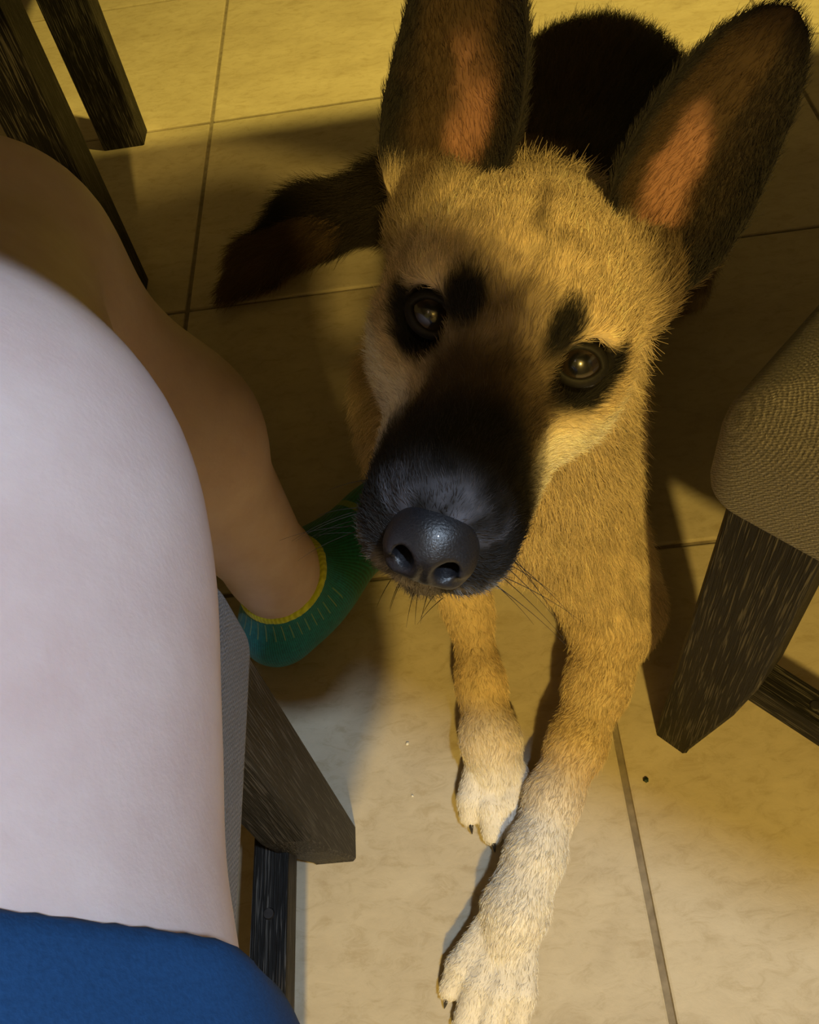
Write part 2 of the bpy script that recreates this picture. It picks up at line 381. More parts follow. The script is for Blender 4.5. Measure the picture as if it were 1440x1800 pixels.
def upper_sdf(P):
    d = smin(torso_sdf(P), arms_sdf(P), 0.04)
    d = smin(d, rc(P, (-0.32, -0.13, 1.03), (-0.31, -0.115, 1.14), 0.058, 0.055), 0.05)
    d = smin(d, ell(P, (-0.30, -0.095, 1.235), (0.074, 0.094, 0.115)), 0.03); d = smin(d, ell(P, (-0.295, 0.0, 1.205), (0.014, 0.018, 0.022)), 0.015)
    d = smin(d, ell(P, (-0.295, -0.035, 1.15), (0.035, 0.035, 0.03)), 0.03)
    # hands with five fingers: the right one closed upright, the left one resting on the thigh
    for c0, f_, s_, cv in ((np.array([0.018, -0.150, 0.820]), wv((0.10, 0.35, 0.93)), wv((0.85, -0.5, 0.0)), np.array([0.006, 0.0, 0.0])), (np.array([-0.50, 0.07, 0.670]), wv((0.1, 1, -0.2)), wv((1, -0.1, 0)), np.array([0, 0, -0.02]))):
        d = smin(d, rc(P, c0, c0 + f_ * 0.055, 0.031, 0.030), 0.02)
        for la, ln in ((-0.025, 0.055), (-0.008, 0.068), (0.009, 0.063), (0.025, 0.048)):
            d = smin(d, rc(P, c0 + f_ * 0.055 + s_ * la, c0 + f_ * (0.055 + ln) + s_ * la * 1.1 + cv, 0.0095, 0.008), 0.004)
        d = smin(d, rc(P, c0 + f_ * 0.02 - s_ * 0.02, c0 + f_ * 0.06 - s_ * 0.048, 0.011, 0.008), 0.008)
    return d
def wv(v): v = np.asarray(v, float); return v / (np.linalg.norm(v) + 1e-9)
V, F = surface(lambda P: smin(smin(both(P), hip(P), 0.06), upper_sdf(P), 0.05), (-0.65, -0.42, 0.03), (0.06, 0.56, 1.38), 0.006)
mesh_obj('body', V - PO, F, M_SKIN, person)
M_SHIRT = mat_simple('grey_cotton_shirt', (0.16, 0.16, 0.17), 0.85, 0.2, 0, 700, 0.3, 0.0006, 0.12)
def shirt_sdf(P):
    d = smin(torso_sdf(P), np.maximum(arms_sdf(P), 0.86 - P[:, 2]), 0.04) - 0.009 + (vnoise(P, 18, 21) - 0.5) * 0.008
    return smax(smax(d, P[:, 2] - 1.055, 0.01), 0.60 - P[:, 2], 0.01)
V, F = surface(shirt_sdf, (-0.68, -0.34, 0.56), (0.02, 0.16, 1.12), 0.007)
mesh_obj('shirt', V - PO, F, M_SHIRT, person)
M_HAIR = mat_simple('dark_brown_hair', (0.03, 0.02, 0.013), 0.5, 0.4, 0, 300, 0.6, 0.002)
V, F = surface(lambda P: smax(ell(P, (-0.305, -0.105, 1.245), (0.083, 0.101, 0.118)) + (vnoise(P, 60, 4) - 0.5) * 0.008, (P[:, 1] + 0.045) - (P[:, 2] - 1.25) * 0.7, 0.01), (-0.42, -0.24, 1.1), (-0.2, 0.04, 1.4), 0.005)
mesh_obj('hair', V - PO, F, M_HAIR, person)
def mirr(P): return (P * np.array([-1, 1, 1], np.float32)) - np.array([0.64, 0, 0], np.float32)
M_SOCK = mat_knit('teal_knit', (0.0, 0.055, 0.055), (0.0, 0.13, 0.12))
def mat_sock():
    t = NT('teal_green_sock_knit'); c = t.n('ShaderNodeTexCoord'); sx = t.n('ShaderNodeSeparateXYZ'); t.l(c.outputs['Object'], sx.inputs[0])
    X = t.math('ADD', sx.outputs[0], -0.021); Y = t.math('ADD', sx.outputs[1], -0.336)
    ang = t.math('ARCTAN2', Y, X)
    rib = t.math('SINE', t.math('MULTIPLY', ang, 150.0)); nz = t.noise(c.outputs['Object'], 260, 3)
    h = t.math('ADD', t.math('MULTIPLY', rib, 0.25), nz)
    teal = t.ramp(h, [(0.2, (0.005, 0.14, 0.18)), (0.8, (0.01, 0.30, 0.36))])
    green = t.ramp(h, [(0.2, (0.002, 0.10, 0.065)), (0.8, (0.006, 0.22, 0.14))])
    along = t.math('ADD', t.math('MULTIPLY', X, 0.68), t.math('MULTIPLY', Y, 0.73))
    k = t.ramp(along, [(0.035, (0, 0, 0)), (0.05, (1, 1, 1))])
    col = t.mix(k, teal, green)
    # short pale knitted dashes under the cuff
    dash = t.math('GREATER_THAN', t.math('SINE', t.math('MULTIPLY', ang, 34.0)), 0.93)
    band = t.math('MULTIPLY', t.math('GREATER_THAN', sx.outputs[2], 0.067), t.math('LESS_THAN', sx.outputs[2], 0.086))
    col = t.mix(t.math('MULTIPLY', t.math('MULTIPLY', t.math('MULTIPLY', dash, band), t.math('LESS_THAN', along, 0.030)), 0.75), col, (0.30, 0.46, 0.22))
    # lime mark over the toes
    toe = t.math('MULTIPLY', t.math('GREATER_THAN', along, 0.105), t.math('LESS_THAN', along, 0.113))
    col = t.mix(t.math('MULTIPLY', toe, 0.6), col, (0.34, 0.40, 0.02))
    t.base(col); t.set(Roughness=0.85); t.b.inputs['Sheen Weight'].default_value = 0.2; t.bump(h, 0.4, 0.0008); return t.m
M_SOCK = mat_sock(); M_LIME = mat_knit('lime_knit', (0.58, 0.66, 0.02), (0.80, 0.88, 0.06))
cutz = lambda P: P[:, 2] - 0.098 - 0.10 * (P[:, 1] - 0.435) - 0.12 * (P[:, 0] + 0.18)
V, F = surface(lambda P: smax(foot_sdf(P) - 0.0015, cutz(P), 0.003), (-0.26, 0.34, -0.01), (0.0, 0.62, 0.13), 0.003)
mesh_obj('sock', V - PO, F, M_SOCK, person)
V, F = surface(lambda P: smax(smax(foot_sdf(P) - 0.0028, cutz(P) - 0.008, 0.003), -cutz(P) - 0.004, 0.003), (-0.26, 0.34, 0.05), (-0.1, 0.5, 0.13), 0.0022)
mesh_obj('sock_cuff', V - PO, F, M_LIME, person)
# left foot (beyond the frame) wears the same sock
V, F = surface(lambda P: smax(foot_sdf(mirr(P)) - 0.0015, cutz(mirr(P)), 0.003), (-0.66, 0.34, -0.01), (-0.36, 0.62, 0.13), 0.005)
mesh_obj('sock', V - PO, F, M_SOCK, person)
# shorts
M_SHORTS = mat_simple('navy_cotton', (0.012, 0.055, 0.155), 0.8, 0.2, 0, 900, 0.3, 0.0006, 0.12)
def shorts_sdf(P):
    q = np.concatenate([P * 1.0], 0)
    wr = (vnoise(P * np.array([1, 0.5, 1]), 16, 3) - 0.5) * 0.017 + (vnoise(P * np.array([0.8, 1.4, 1]), 38, 5) - 0.5) * 0.004
    d = np.minimum(leg_sdf(P), leg_sdf(mirr(P))) - 0.0135
    d = smin(d, hip(P) - 0.014, 0.07) + wr
    cut = P[:, 1] - 0.043 + 0.55 * np.maximum(0.575 - P[:, 2], 0) * 0.35
    return smax(d, cut, 0.006)
V, F = surface(shorts_sdf, (-0.66, -0.42, 0.40), (-0.01, 0.1, 0.74), 0.005)
mesh_obj('shorts', V - PO, F, M_SHORTS, person)
# ---------------------------------------------------------------- the dog
HM = np.array([0.0226, 0.2770, 0.5213]); HR = np.array([[0.9028, 0.2497, 0.3501], [-0.3382, 0.9152, 0.2193], [-0.2656, -0.3164, 0.9107]])
U_, _, V_ = np.linalg.svd(HR); HR = U_ @ V_
H2W = lambda p: HM + np.asarray(p) @ HR.T
W2H = lambda P: (P - HM) @ HR
TAN = np.array([0.67, 0.54, 0.345]); CREAM = np.array([0.62, 0.52, 0.37]); WHITE = np.array([0.74, 0.69, 0.60]); DKBR = np.array([0.085, 0.055, 0.03])
BLACK = np.array([0.010, 0.009, 0.008]); GOLD = np.array([0.64, 0.50, 0.30]); GREY = np.array([0.20, 0.18, 0.16])
PR = []      # (fn, k, colour, hair length, flow)
def wv(v): v = np.asarray(v, float); return v / (np.linalg.norm(v) + 1e-9)
def add_rc(a, b, r1, r2, k=0.03, col=TAN, ln=0.012, flow=None, head=False):
    if head: a, b = H2W(a), H2W(b)
    fl_ = wv(np.subtract(b, a)) if flow is None else wv(flow)
    if head and flow is not None: fl_ = HR @ fl_
    PR.append((lambda P, a=tuple(a), b=tuple(b), r1=r1, r2=r2: rc(P, a, b, r1, r2), k, col, ln, fl_))
def add_el(c, r, k=0.03, col=TAN, ln=0.012, flow=(0, 1, 0), head=False):
    M = None; fl_ = wv(flow)
    if head: c = H2W(c); M = HR.astype(np.float32); fl_ = HR @ fl_
    PR.append((lambda P, c=tuple(c), r=tuple(r), M=M: ell(P, c, r, M), k, col, ln, fl_))
HB = (0, 1, 0.12)
# trunk, neck
add_rc((0.028, 0.53, 0.205), (0.085, 0.70, 0.190), 0.098, 0.110, 0.05, BLACK, 0.026)
add_rc((0.085, 0.70, 0.190), (0.185, 0.95, 0.160), 0.112, 0.118, 0.06, BLACK, 0.026)
add_el((0.215, 1.03, 0.135), (0.10, 0.09, 0.10), 0.06, BLACK, 0.026, (0.3, 1, -0.3))
add_el((0.035, 0.445, 0.215), (0.080, 0.072, 0.112), 0.05, TAN, 0.020, (0, 0.15, -1))
add_rc((0.042, 0.385, 0.450), (0.036, 0.445, 0.290), 0.060, 0.076, 0.05, TAN, 0.024, (0, 0.3, -1))
add_rc((0.050, 0.430, 0.415), (0.060, 0.560, 0.275), 0.048, 0.082, 0.05, BLACK * 2, 0.026, (0.05, 0.8, -0.6))
# forelegs: dog's left (right in the picture)
add_rc((0.078, 0.490, 0.235), (0.102, 0.418, 0.105), 0.056, 0.042, 0.05, TAN, 0.016)
add_rc((0.102, 0.418, 0.105), (0.120, 0.394, 0.058), 0.041, 0.038, 0.03, TAN, 0.012)
add_rc((0.120, 0.394, 0.056), (0.0930, 0.326, 0.048), 0.034, 0.0240, 0.03, TAN, 0.008)
add_rc((0.0930, 0.326, 0.048), (0.0674, 0.2763, 0.042), 0.0240, 0.0205, 0.02, TAN, 0.0065)
add_rc((0.0674, 0.2763, 0.042), (0.0410, 0.2347, 0.036), 0.0205, 0.0190, 0.02, GOLD, 0.006)
add_rc((0.0410, 0.2347, 0.036), (0.0200, 0.1907, 0.036), 0.0190, 0.0195, 0.02, WHITE, 0.006)
add_rc((0.0200, 0.1907, 0.036), (-0.0010, 0.1514, 0.032), 0.0195, 0.0215, 0.02, WHITE, 0.006)
add_rc((-0.0010, 0.1514, 0.032), (-0.0120, 0.1290, 0.025), 0.0215, 0.016, 0.02, WHITE, 0.006)
# dog's right (left in the picture)
add_rc((-0.020, 0.520, 0.230), (-0.030, 0.490, 0.100), 0.058, 0.048, 0.05, TAN, 0.016)
add_rc((-0.030, 0.495, 0.085), (-0.0115, 0.410, 0.050), 0.042, 0.019, 0.03, TAN, 0.0075)
add_rc((-0.0115, 0.410, 0.050), (-0.0080, 0.340, 0.042), 0.0180, 0.0180, 0.02, GOLD, 0.006)
add_rc((-0.0080, 0.340, 0.042), (-0.0050, 0.288, 0.037), 0.0180, 0.0215, 0.02, GOLD, 0.006)
add_rc((-0.0050, 0.288, 0.036), (-0.0050, 0.262, 0.026), 0.0220, 0.0170, 0.02, WHITE, 0.0055)
# hind quarters and tail
add_el((0.275, 0.90, 0.110), (0.06, 0.12, 0.10), 0.05, DKBR, 0.022, (0, 0.4, -1))
add_el((0.085, 0.95, 0.110), (0.07, 0.12, 0.10), 0.05, DKBR, 0.022, (0, 0.4, -1))
add_rc((0.300, 0.93, 0.035), (0.290, 0.82, 0.024), 0.028, 0.022, 0.03, TAN, 0.01)
add_rc((0.040, 0.97, 0.035), (0.010, 0.86, 0.024), 0.028, 0.022, 0.03, TAN, 0.01)
TB = np.array([0.026, 0.020, 0.013])  # dark tail brown, darkened further in the colour for the shade it lies in
add_rc((0.215, 1.08, 0.12), (0.08, 1.10, 0.060), 0.04, 0.036, 0.04, BLACK, 0.03)
add_rc((0.08, 1.10, 0.060), (-0.06, 1.055, 0.046), 0.036, 0.040, 0.03, TB, 0.035)
add_rc((-0.06, 1.055, 0.046), (-0.17, 1.030, 0.044), 0.040, 0.038, 0.03, TB, 0.035)
add_rc((-0.17, 1.030, 0.044), (-0.245, 0.975, 0.034), 0.037, 0.024, 0.03, TB * 0.6, 0.03)
add_rc((-0.245, 0.975, 0.034), (-0.285, 0.935, 0.022), 0.023, 0.010, 0.03, BLACK, 0.02)
# toes
CLAWS = []
def paw(mid, fwd, lats, reach, h, col, r=0.0105):
    f = wv((*fwd, 0)); s = np.array([-f[1], f[0], 0])
    for la, re in zip(lats, reach):
        a = np.array([*mid, h + 0.012]) + s * la * 0.62 - f * 0.020; k_ = np.array([*mid, h + 0.006]) + s * la + f * re * 0.45; b = np.array([*mid, r + 0.0015]) + s * la * 1.08 + f * re
        add_rc(a, k_, r * 0.95, r * 1.08, 0.003, col, 0.0045); add_rc(k_, b, r * 1.08, r * 0.92, 0.003, col, 0.0035)
        CLAWS.append((b + f * (r * 0.6) + np.array([0, 0, 0.001]), f))
paw((-0.0180, 0.1210), (-0.45, -0.89), (-0.0255, -0.0087, 0.0087, 0.0255), (0.034, 0.052, 0.052, 0.034), 0.015, WHITE, 0.0094)
paw((-0.0040, 0.254), (0.02, -1.0), (-0.0245, -0.0085, 0.0085, 0.0235), (0.020, 0.037, 0.037, 0.018), 0.014, WHITE, 0.0098)
NB = len(PR)
# head (head space: x to the right of the picture, -y along the muzzle, z up)
add_el((0, 0.052, 0.002), (0.050, 0.076, 0.046), 0.02, TAN, 0.0075, HB, True)
add_el((0, 0.022, 0.010), (0.041, 0.045, 0.033), 0.02, TAN, 0.0055, (0, 0.7, 0.7), True)
add_rc((0, 0.004, -0.032), (0, -0.076, -0.037), 0.034, 0.0265, 0.022, TAN, 0.0045, HB, True)
add_rc((0, -0.004, -0.002), (0, -0.090, -0.020), 0.016, 0.0125, 0.02, TAN, 0.0035, HB, True)
for s in (1, -1):
    add_el((s * 0.026, -0.003, 0.013), (0.017, 0.015, 0.014), 0.016, TAN, 0.006, (s * 0.25, 0.7, 0.6), True)
    add_rc((s * 0.016, -0.020, -0.048), (s * 0.0125, -0.080, -0.049), 0.020, 0.0170, 0.014, TAN, 0.0045, (0, 1, -0.15), True)
    add_el((s * 0.035, 0.042, -0.026), (0.024, 0.048, 0.036), 0.022, TAN, 0.010, (s * 0.35, 1, -0.25), True)
    add_el((s * 0.027, 0.012, -0.022), (0.021, 0.03, 0.022), 0.02, TAN, 0.006, (s * 0.3, 1, -0.1), True)
    add_el((s * 0.053, 0.088, 0.004), (0.018, 0.022, 0.024), 0.025, TAN * 0.55, 0.012, (s * 0.2, 0.5, 0.8), True)
add_rc((0, 0.035, -0.068), (0, -0.072, -0.070), 0.026, 0.0135, 0.012, CREAM, 0.007, (0, 1, -0.2), True)
EYES = [np.array([s * 0.0315 + 0.001, -0.004, 0.001]) for s in (-1, 1)]
GAZE = wv((0.0, -0.344, 0.176))
def dog_d(P):
    d = None
    for fn, k, *_ in PR:
        e = fn(P); d = e if d is None else smin(d, e, k)
    for e in EYES:
        c = H2W(e + GAZE * 0.009); d = smax(d, -(np.linalg.norm(P - c.astype(np.float32), axis=1) - 0.0128), 0.006)
    return smax(d, 0.0008 - P[:, 2], 0.004)
dog = empty('dog', (0.05, 0.5, 0)); tag(dog, 'tan and black shepherd dog lying on the tiles looking up', 'dog')
DO = np.array([0.05, 0.5, 0.0])
V, F = surface(dog_d, (-0.33, 0.03, -0.012), (0.37, 1.17, 0.63), 0.0034)
# ---- ears: cupped shells
def prof(v, xs, ys): return np.interp(v, xs, ys)
def ear(s):
    B = np.array([s * 0.055, 0.076, 0.012]); T = np.array([s * 0.072, 0.102, 0.129]); A = T - B; L = np.linalg.norm(A); A /= L
    N = np.array([s * 0.36, -0.90, 0.1]); N -= A * (N @ A); N /= np.linalg.norm(N); S = np.cross(N, A) * s
    nv, nu = 34, 25; vv = np.linspace(-0.03, 1, nv); uu = np.linspace(-1, 1, nu); pts = []; nr = []
    wX = [-0.03, 0.05, 0.17, 0.35, 0.55, 0.72, 0.84, 0.93, 0.98, 1]; wY = [0.015, 0.026, 0.0335, 0.0365, 0.034, 0.0295, 0.0240, 0.0170, 0.0100, 0.0030]
    cX = [-0.12, 0.2, 0.6, 1]; cY = [1.15, 0.95, 0.62, 0.35]
    for v in vv:
        w_ = prof(v, wX, wY); c_ = prof(v, cX, cY); lean = 0.006 * math.sin(max(v, 0) * 2.6)
        for u in uu:
            a = u * 1.15
            p = B + A * L * v + S * (w_ * math.sin(a) / math.sin(1.15)) + N * (-(math.cos(a) - math.cos(1.15)) * w_ * 1.25 * c_) + S * lean
            pts.append(p)
    P_ = np.array(pts).reshape(nv, nu, 3)
    du = np.gradient(P_, axis=1); dv = np.gradient(P_, axis=0); n_ = np.cross(du, dv); n_ /= np.linalg.norm(n_, axis=-1, keepdims=True) + 1e-12
    if (n_[nv // 2, nu // 2] @ N) < 0: n_ = -n_
    U, Vv = np.meshgrid(uu, vv); th = 0.0032 * np.clip(1 - np.abs(U) ** 4 * 0.6, 0.3, 1) * np.clip((1.02 - Vv) * 5, 0.25, 1)
    th = th[..., None]
    fr = P_ + n_ * th * 0.5; bk = P_ - n_ * th * 0.5
    VV = np.concatenate([fr.reshape(-1, 3), bk.reshape(-1, 3)]); m_ = nv * nu; FF = []
    g = lambda i, j, o=0: o + i * nu + j
    for i in range(nv - 1):
        for j in range(nu - 1):
            FF.append((g(i, j), g(i, j + 1), g(i + 1, j + 1), g(i + 1, j))); FF.append((g(i, j, m_), g(i + 1, j, m_), g(i + 1, j + 1, m_), g(i, j + 1, m_)))
        FF.append((g(i, 0), g(i + 1, 0), g(i + 1, 0, m_), g(i, 0, m_))); FF.append((g(i, nu - 1), g(i, nu - 1, m_), g(i + 1, nu - 1, m_), g(i + 1, nu - 1)))
    for j in range(nu - 1): FF.append((g(nv - 1, j), g(nv - 1, j + 1), g(nv - 1, j + 1, m_), g(nv - 1, j, m_)))
    FF = np.array(FF)
    # orient faces outward
    c0 = VV[FF[0]]; nn = np.cross(c0[1] - c0[0], c0[2] - c0[0])
    if nn @ n_[0, 0] < 0: FF = FF[:, ::-1]
    uv = np.concatenate([np.stack([U, Vv, np.ones_like(U)], -1).reshape(-1, 3), np.stack([U, Vv, -np.ones_like(U)], -1).reshape(-1, 3)])
    uv[:, 0] *= s   # +u = outer edge
    return H2W(VV), FF, uv, HR @ A
ears = [ear(-1), ear(1)]
nbody = len(V); Vs = [V]; Fs = [F]; off = nbody
for (ev, ef, uv, A) in ears: Vs.append(ev); Fs.append(ef + off); off += len(ev)
Vd = np.concatenate(Vs); Fd = np.concatenate(Fs)
EUV = np.concatenate([e[2] for e in ears]); EAX = np.concatenate([np.repeat(e[3][None], len(e[0]), 0) for e in ears])

def mixc(c, t, m): return c * (1 - m[:, None]) + np.asarray(t) * m[:, None]
def coat(P):
    """coat colour, hair length and flow at points near the body surface"""
    Pf = P.astype(np.float32); ws = []; N_ = len(P)
    C_ = np.zeros((N_, 3)); Lh = np.zeros(N_); Fl = np.zeros((N_, 3)); Wt = np.zeros(N_); Wh = np.zeros(N_)
    for i, (fn, k, col, ln, fl_) in enumerate(PR):
        w_ = np.exp(-np.clip(fn(Pf), 0, 1) / 0.006) + 1e-9
        C_ += w_[:, None] * col; Lh += w_ * ln; Fl += w_[:, None] * fl_; Wt += w_
        if i >= NB: Wh += w_
    C_ /= Wt[:, None]; Lh /= Wt; Fl /= Wt[:, None]; hd = Wh / Wt
    n1 = vnoise(P, 60, 1) - 0.5; n2 = vnoise(P, 220, 2) - 0.5; n3 = vnoise(P, 25, 9) - 0.5
    # --- body: black saddle over tan
    q = W2H(P); x, y, z = q[:, 0], q[:, 1], q[:, 2]; ax = np.abs(x)
    back = sstep(0.56, 0.64, P[:, 1] + 0.05 * n1); side = sstep(0.20, 0.12, P[:, 2] + 0.06 * n1 + 0.03 * n3)
    leftside = sstep(0.10, -0.02, P[:, 0] - 0.42 * (P[:, 1] - 0.5) + 0.03 * n1)
    body = (1 - hd)
    C_ = mixc(C_, DKBR * 1.3, np.clip(body * back * side * (P[:, 1] < 1.0) * 0.7, 0, 1))
    C_ = mixc(C_, DKBR * 1.5, np.clip(body * back * leftside * (P[:, 1] < 1.0) * 0.6, 0, 1))
    # darker sable tips on chest
    C_ = mixc(C_, TAN * 0.55, np.clip(body * (P[:, 1] < 0.52) * (P[:, 2] > 0.13) * sstep(0.05, 0.35, n1) * 0.6, 0, 1))
    # white fading into gold on the legs
    # --- head
    h = C_.copy()
    h = mixc(h, TAN * np.array([1.08, 1.1, 1.15]), sstep(0.03, 0.05, z + 0.02 * n1) * 0.6)
    cre = sstep(0.019, 0.027, ax + 0.006 * n1) * sstep(-0.014, -0.026, z + 0.008 * n1) * sstep(-0.072, -0.050, y) * sstep(0.060, 0.035, y)
    h = mixc(h, WHITE * 1.1, cre * 0.97)
    brid = sstep(0.006, -0.046, y + 0.02 * n1) * sstep(0.034, 0.022, ax + 0.008 * n1)
    h = mixc(h, DKBR * 1.25, np.clip(brid * 0.97, 0, 1))
    blk = sstep(-0.024, -0.070, y + 0.016 * n1 - 0.35 * np.maximum(ax - 0.018, 0)) * sstep(0.040, 0.030, ax - 0.1 * (-0.05 - y))
    h = mixc(h, BLACK * 1.8, np.clip(blk, 0, 1))
    for e in EYES:
        sx = np.sign(e[0]); dx, dy, dz = (x - e[0]) * sx, y - e[1], z - e[2]
        de = np.sqrt((dx * 0.95) ** 2 + (dy * 0.7) ** 2 + (np.where(dz < 0, dz * 1.05, dz * 1.2)) ** 2) + 0.006 * n1
        h = mixc(h, BLACK, sstep(0.0215, 0.0150, de))
        ds = np.sqrt(((dx + 0.0110) * 1.15) ** 2 + (dy * 0.4) ** 2 + ((dz - 0.0180) * 0.9) ** 2) + 0.005 * n1
        h = mixc(h, BLACK, sstep(0.0148, 0.0098, ds))
        dt = np.sqrt(((dx + 0.012)) ** 2 + (dz + 0.008) ** 2 + (dy * 0.4) ** 2) + 0.004 * n1   # tear line
        h = mixc(h, DKBR * 0.5, sstep(0.012, 0.005, dt) * 0.8)
    crease = np.exp(-((x + 0.002) / 0.0036) ** 2) * sstep(0.002, 0.010, y) * sstep(0.050, 0.036, y) * (z > 0.01)
    h = mixc(h, DKBR, crease * 0.6)
    sab = sstep(0.10, 0.34, n3 + 0.3 * n1) * sstep(0.0, 0.02, z) * sstep(-0.002, 0.012, y)
    h = mixc(h, DKBR * 1.6, sab * 0.55)
    h = mixc(h, DKBR * 0.45, sstep(0.080, 0.105, y + 0.02 * n1) * sstep(-0.02, 0.005, z) * 0.95)
    h = mixc(h, DKBR * 1.2, sstep(0.044, 0.056, ax + 0.01 * n1) * sstep(0.052, 0.075, y) * sstep(-0.03, 0.0, z) * 0.85)
    # greying lips and chin
    lip = sstep(-0.044, -0.060, z + 0.008 * n1) * sstep(-0.05, -0.075, y)
    h = mixc(h, WHITE * 0.55, np.clip(lip * (0.6 + 1.2 * n2), 0, 1))
    nd = np.sqrt((x / 0.0165) ** 2 + ((y + 0.100) / 0.021) ** 2 + ((z + 0.032) / 0.016) ** 2)
    ring = sstep(1.9, 1.35, nd + 0.4 * n1) * (z > -0.03)
    h = mixc(h, np.array([0.13, 0.13, 0.15]), np.clip(ring * (0.35 + n2), 0, 1))
    C_ = C_ * (1 - hd[:, None]) + h * hd[:, None]
    lg = 1 - 0.6 * (P[:, 2] < 0.09); C_ *= (1 + (0.5 * n2 + 0.25 * n1) * lg)[:, None]
    return np.clip(C_, 0.003, 0.9), Lh, Fl, hd
PINK = np.array([0.36, 0.19, 0.125])
def ear_col(uv, P):
    u, v, f = uv[:, 0], uv[:, 1], uv[:, 2]; n1 = vnoise(P, 90, 4) - 0.5
    c = np.repeat((BLACK * 2.2)[None], len(P), 0)
    inner = f > 0
    edge = sstep(0.5, 0.95, np.abs(u) + 0.25 * n1)
    mid = sstep(0.36, 0.10, np.abs(u + 0.02) + 0.30 * n1)
    ci = np.repeat((DKBR * 0.75)[None], len(P), 0)
    ci = mixc(ci, PINK, mid * sstep(0.64, 0.46, v + 0.2 * n1) * sstep(0.02, 0.14, v))
    ci = mixc(ci, BLACK * 1.5, edge)
    ci = mixc(ci, BLACK * 2, sstep(0.25, 0.45, -u + 0.2 * n1) * 0.7)
    ci = mixc(ci, TAN * 0.75, sstep(0.14, 0.02, v + 0.1 * n1) * sstep(0.1, 0.5, u) * 0.9)
    co = mixc(c, DKBR, sstep(0.3, 0.0, v) * 0.6)
    return np.where(inner[:, None], ci, co)
colB, _, _, _ = coat(V)
colE = ear_col(EUV, Vd[nbody:])
M_COAT = mat_attr('dog_skin_coat', 0.75, 0.15); 
body = mesh_obj('body', Vd - DO, Fd, M_COAT, dog)
ca = body.data.attributes.new('coat', 'FLOAT_COLOR', 'POINT')
ca.data.foreach_set('color', np.concatenate([np.concatenate([colB, colE]), np.ones((len(Vd), 1))], 1).astype(np.float32).ravel())

# ---- fur strands
def strands(name, roots, dirs0, dirs1, lens, cols, r0, npt=5):
    n = len(roots); hc = bpy.data.hair_curves.new(name); hc.add_curves([npt] * n)
    t = np.linspace(0, 1, npt)[None, :, None]
    P = roots[:, None] + lens[:, None, None] * (t * dirs0[:, None] * (1 - 0.5 * t) + 0.5 * t * t * dirs1[:, None])
    hc.attributes['position'].data.foreach_set('vector', (P - DO).astype(np.float32).ravel())
    ra = hc.attributes.get('radius') or hc.attributes.new('radius', 'FLOAT', 'POINT')
    ra.data.foreach_set('value', (np.asarray(r0).reshape(-1, 1) * np.ones((n, 1)) * np.linspace(1, 0.25, npt)[None]).astype(np.float32).ravel())
    at = hc.attributes.new('coat', 'FLOAT_COLOR', 'CURVE')
    at.data.foreach_set('color', np.concatenate([cols, np.ones((n, 1))], 1).astype(np.float32).ravel())
    hc.materials.append(M_FUR); o = bpy.data.objects.new(name, hc); COL.objects.link(o); o.parent = dog; o['kind'] = 'stuff'
    return o
M_FUR = mat_attr('dog_fur', 0.55, 0.25, False)
def nrm(a): return a / (np.linalg.norm(a, axis=1, keepdims=True) + 1e-12)
def sample(Vx, Fx, wt, n):
    tri = np.concatenate([Fx[:, [0, 1, 2]], Fx[:, [0, 2, 3]]]); a, b, c = (Vx[tri[:, i]] for i in range(3))
    nn = np.cross(b - a, c - a); ar = np.linalg.norm(nn, axis=1) * 0.5; nn = nn / (2 * ar[:, None] + 1e-15)
    p = ar * wt[tri].mean(1); p /= p.sum(); k = R.choice(len(tri), n, p=p)
    r1 = np.sqrt(R.random(n)); r2 = R.random(n); A_, B_, C_ = 1 - r1, r1 * (1 - r2), r1 * r2
    return tri[k], np.stack([A_, B_, C_], 1), A_[:, None] * a[k] + B_[:, None] * b[k] + C_[:, None] * c[k], nn[k]
def vnormals(Vx, Fx):
    n = np.cross(Vx[Fx[:, 2]] - Vx[Fx[:, 0]], Vx[Fx[:, 3]] - Vx[Fx[:, 1]]); o = np.zeros_like(Vx)
    for i in range(4): np.add.at(o, Fx[:, i], n)
    return nrm(o)
VN = vnormals(V, F)
qv = W2H(V)
_, Lv, Fv, hv = coat(V)
wt = np.where(hv > 0.5, 130.0, np.where(V[:, 1] < 0.42, 95.0, 40.0)) * np.where(VN[:, 2] < -0.4, 0.25, 1.0)
wt[V[:, 1] > 0.6] = 26.0
wt[V[:, 2] < 0.006] = 0
for e in EYES: wt[np.linalg.norm(qv - (e + GAZE * 0.006), axis=1) < 0.0135] = 0
nose_m = ((qv[:, 0] / 0.0165) ** 2 + ((qv[:, 1] + 0.103) / 0.017) ** 2 + ((qv[:, 2] + 0.033) / 0.0145) ** 2) < 1.05
wt[nose_m] = 0
NH = 290000
tri, bc, P0, _ = sample(V, F, wt, NH)
Nn = nrm((VN[tri] * bc[..., None]).sum(1)); L0 = (Lv[tri] * bc).sum(1); F0 = (Fv[tri] * bc[..., None]).sum(1); h0 = (hv[tri] * bc).sum(1)
T0 = nrm(F0 - Nn * np.einsum('ij,ij->i', F0, Nn)[:, None])
cl = (vnoise(P0, 140, 11) - 0.5)[:, None] * np.cross(Nn, T0) * 0.9          # clumping sway
jit = R.normal(0, 1, (NH, 3)) * 0.16
lift = np.where(h0 > 0.5, 0.34, np.where(L0 < 0.010, 0.24, 0.40))[:, None]
D0 = nrm(T0 + Nn * (lift + 0.20) + jit + cl); D1 = nrm(T0 + Nn * (lift - 0.22) + jit * 1.4 + cl * 1.3)
cH, _, _, _ = coat(P0)
cH = cH * (0.62 + 0.85 * R.random((NH, 1))); lens = L0 * (0.65 + 0.6 * R.random(NH))
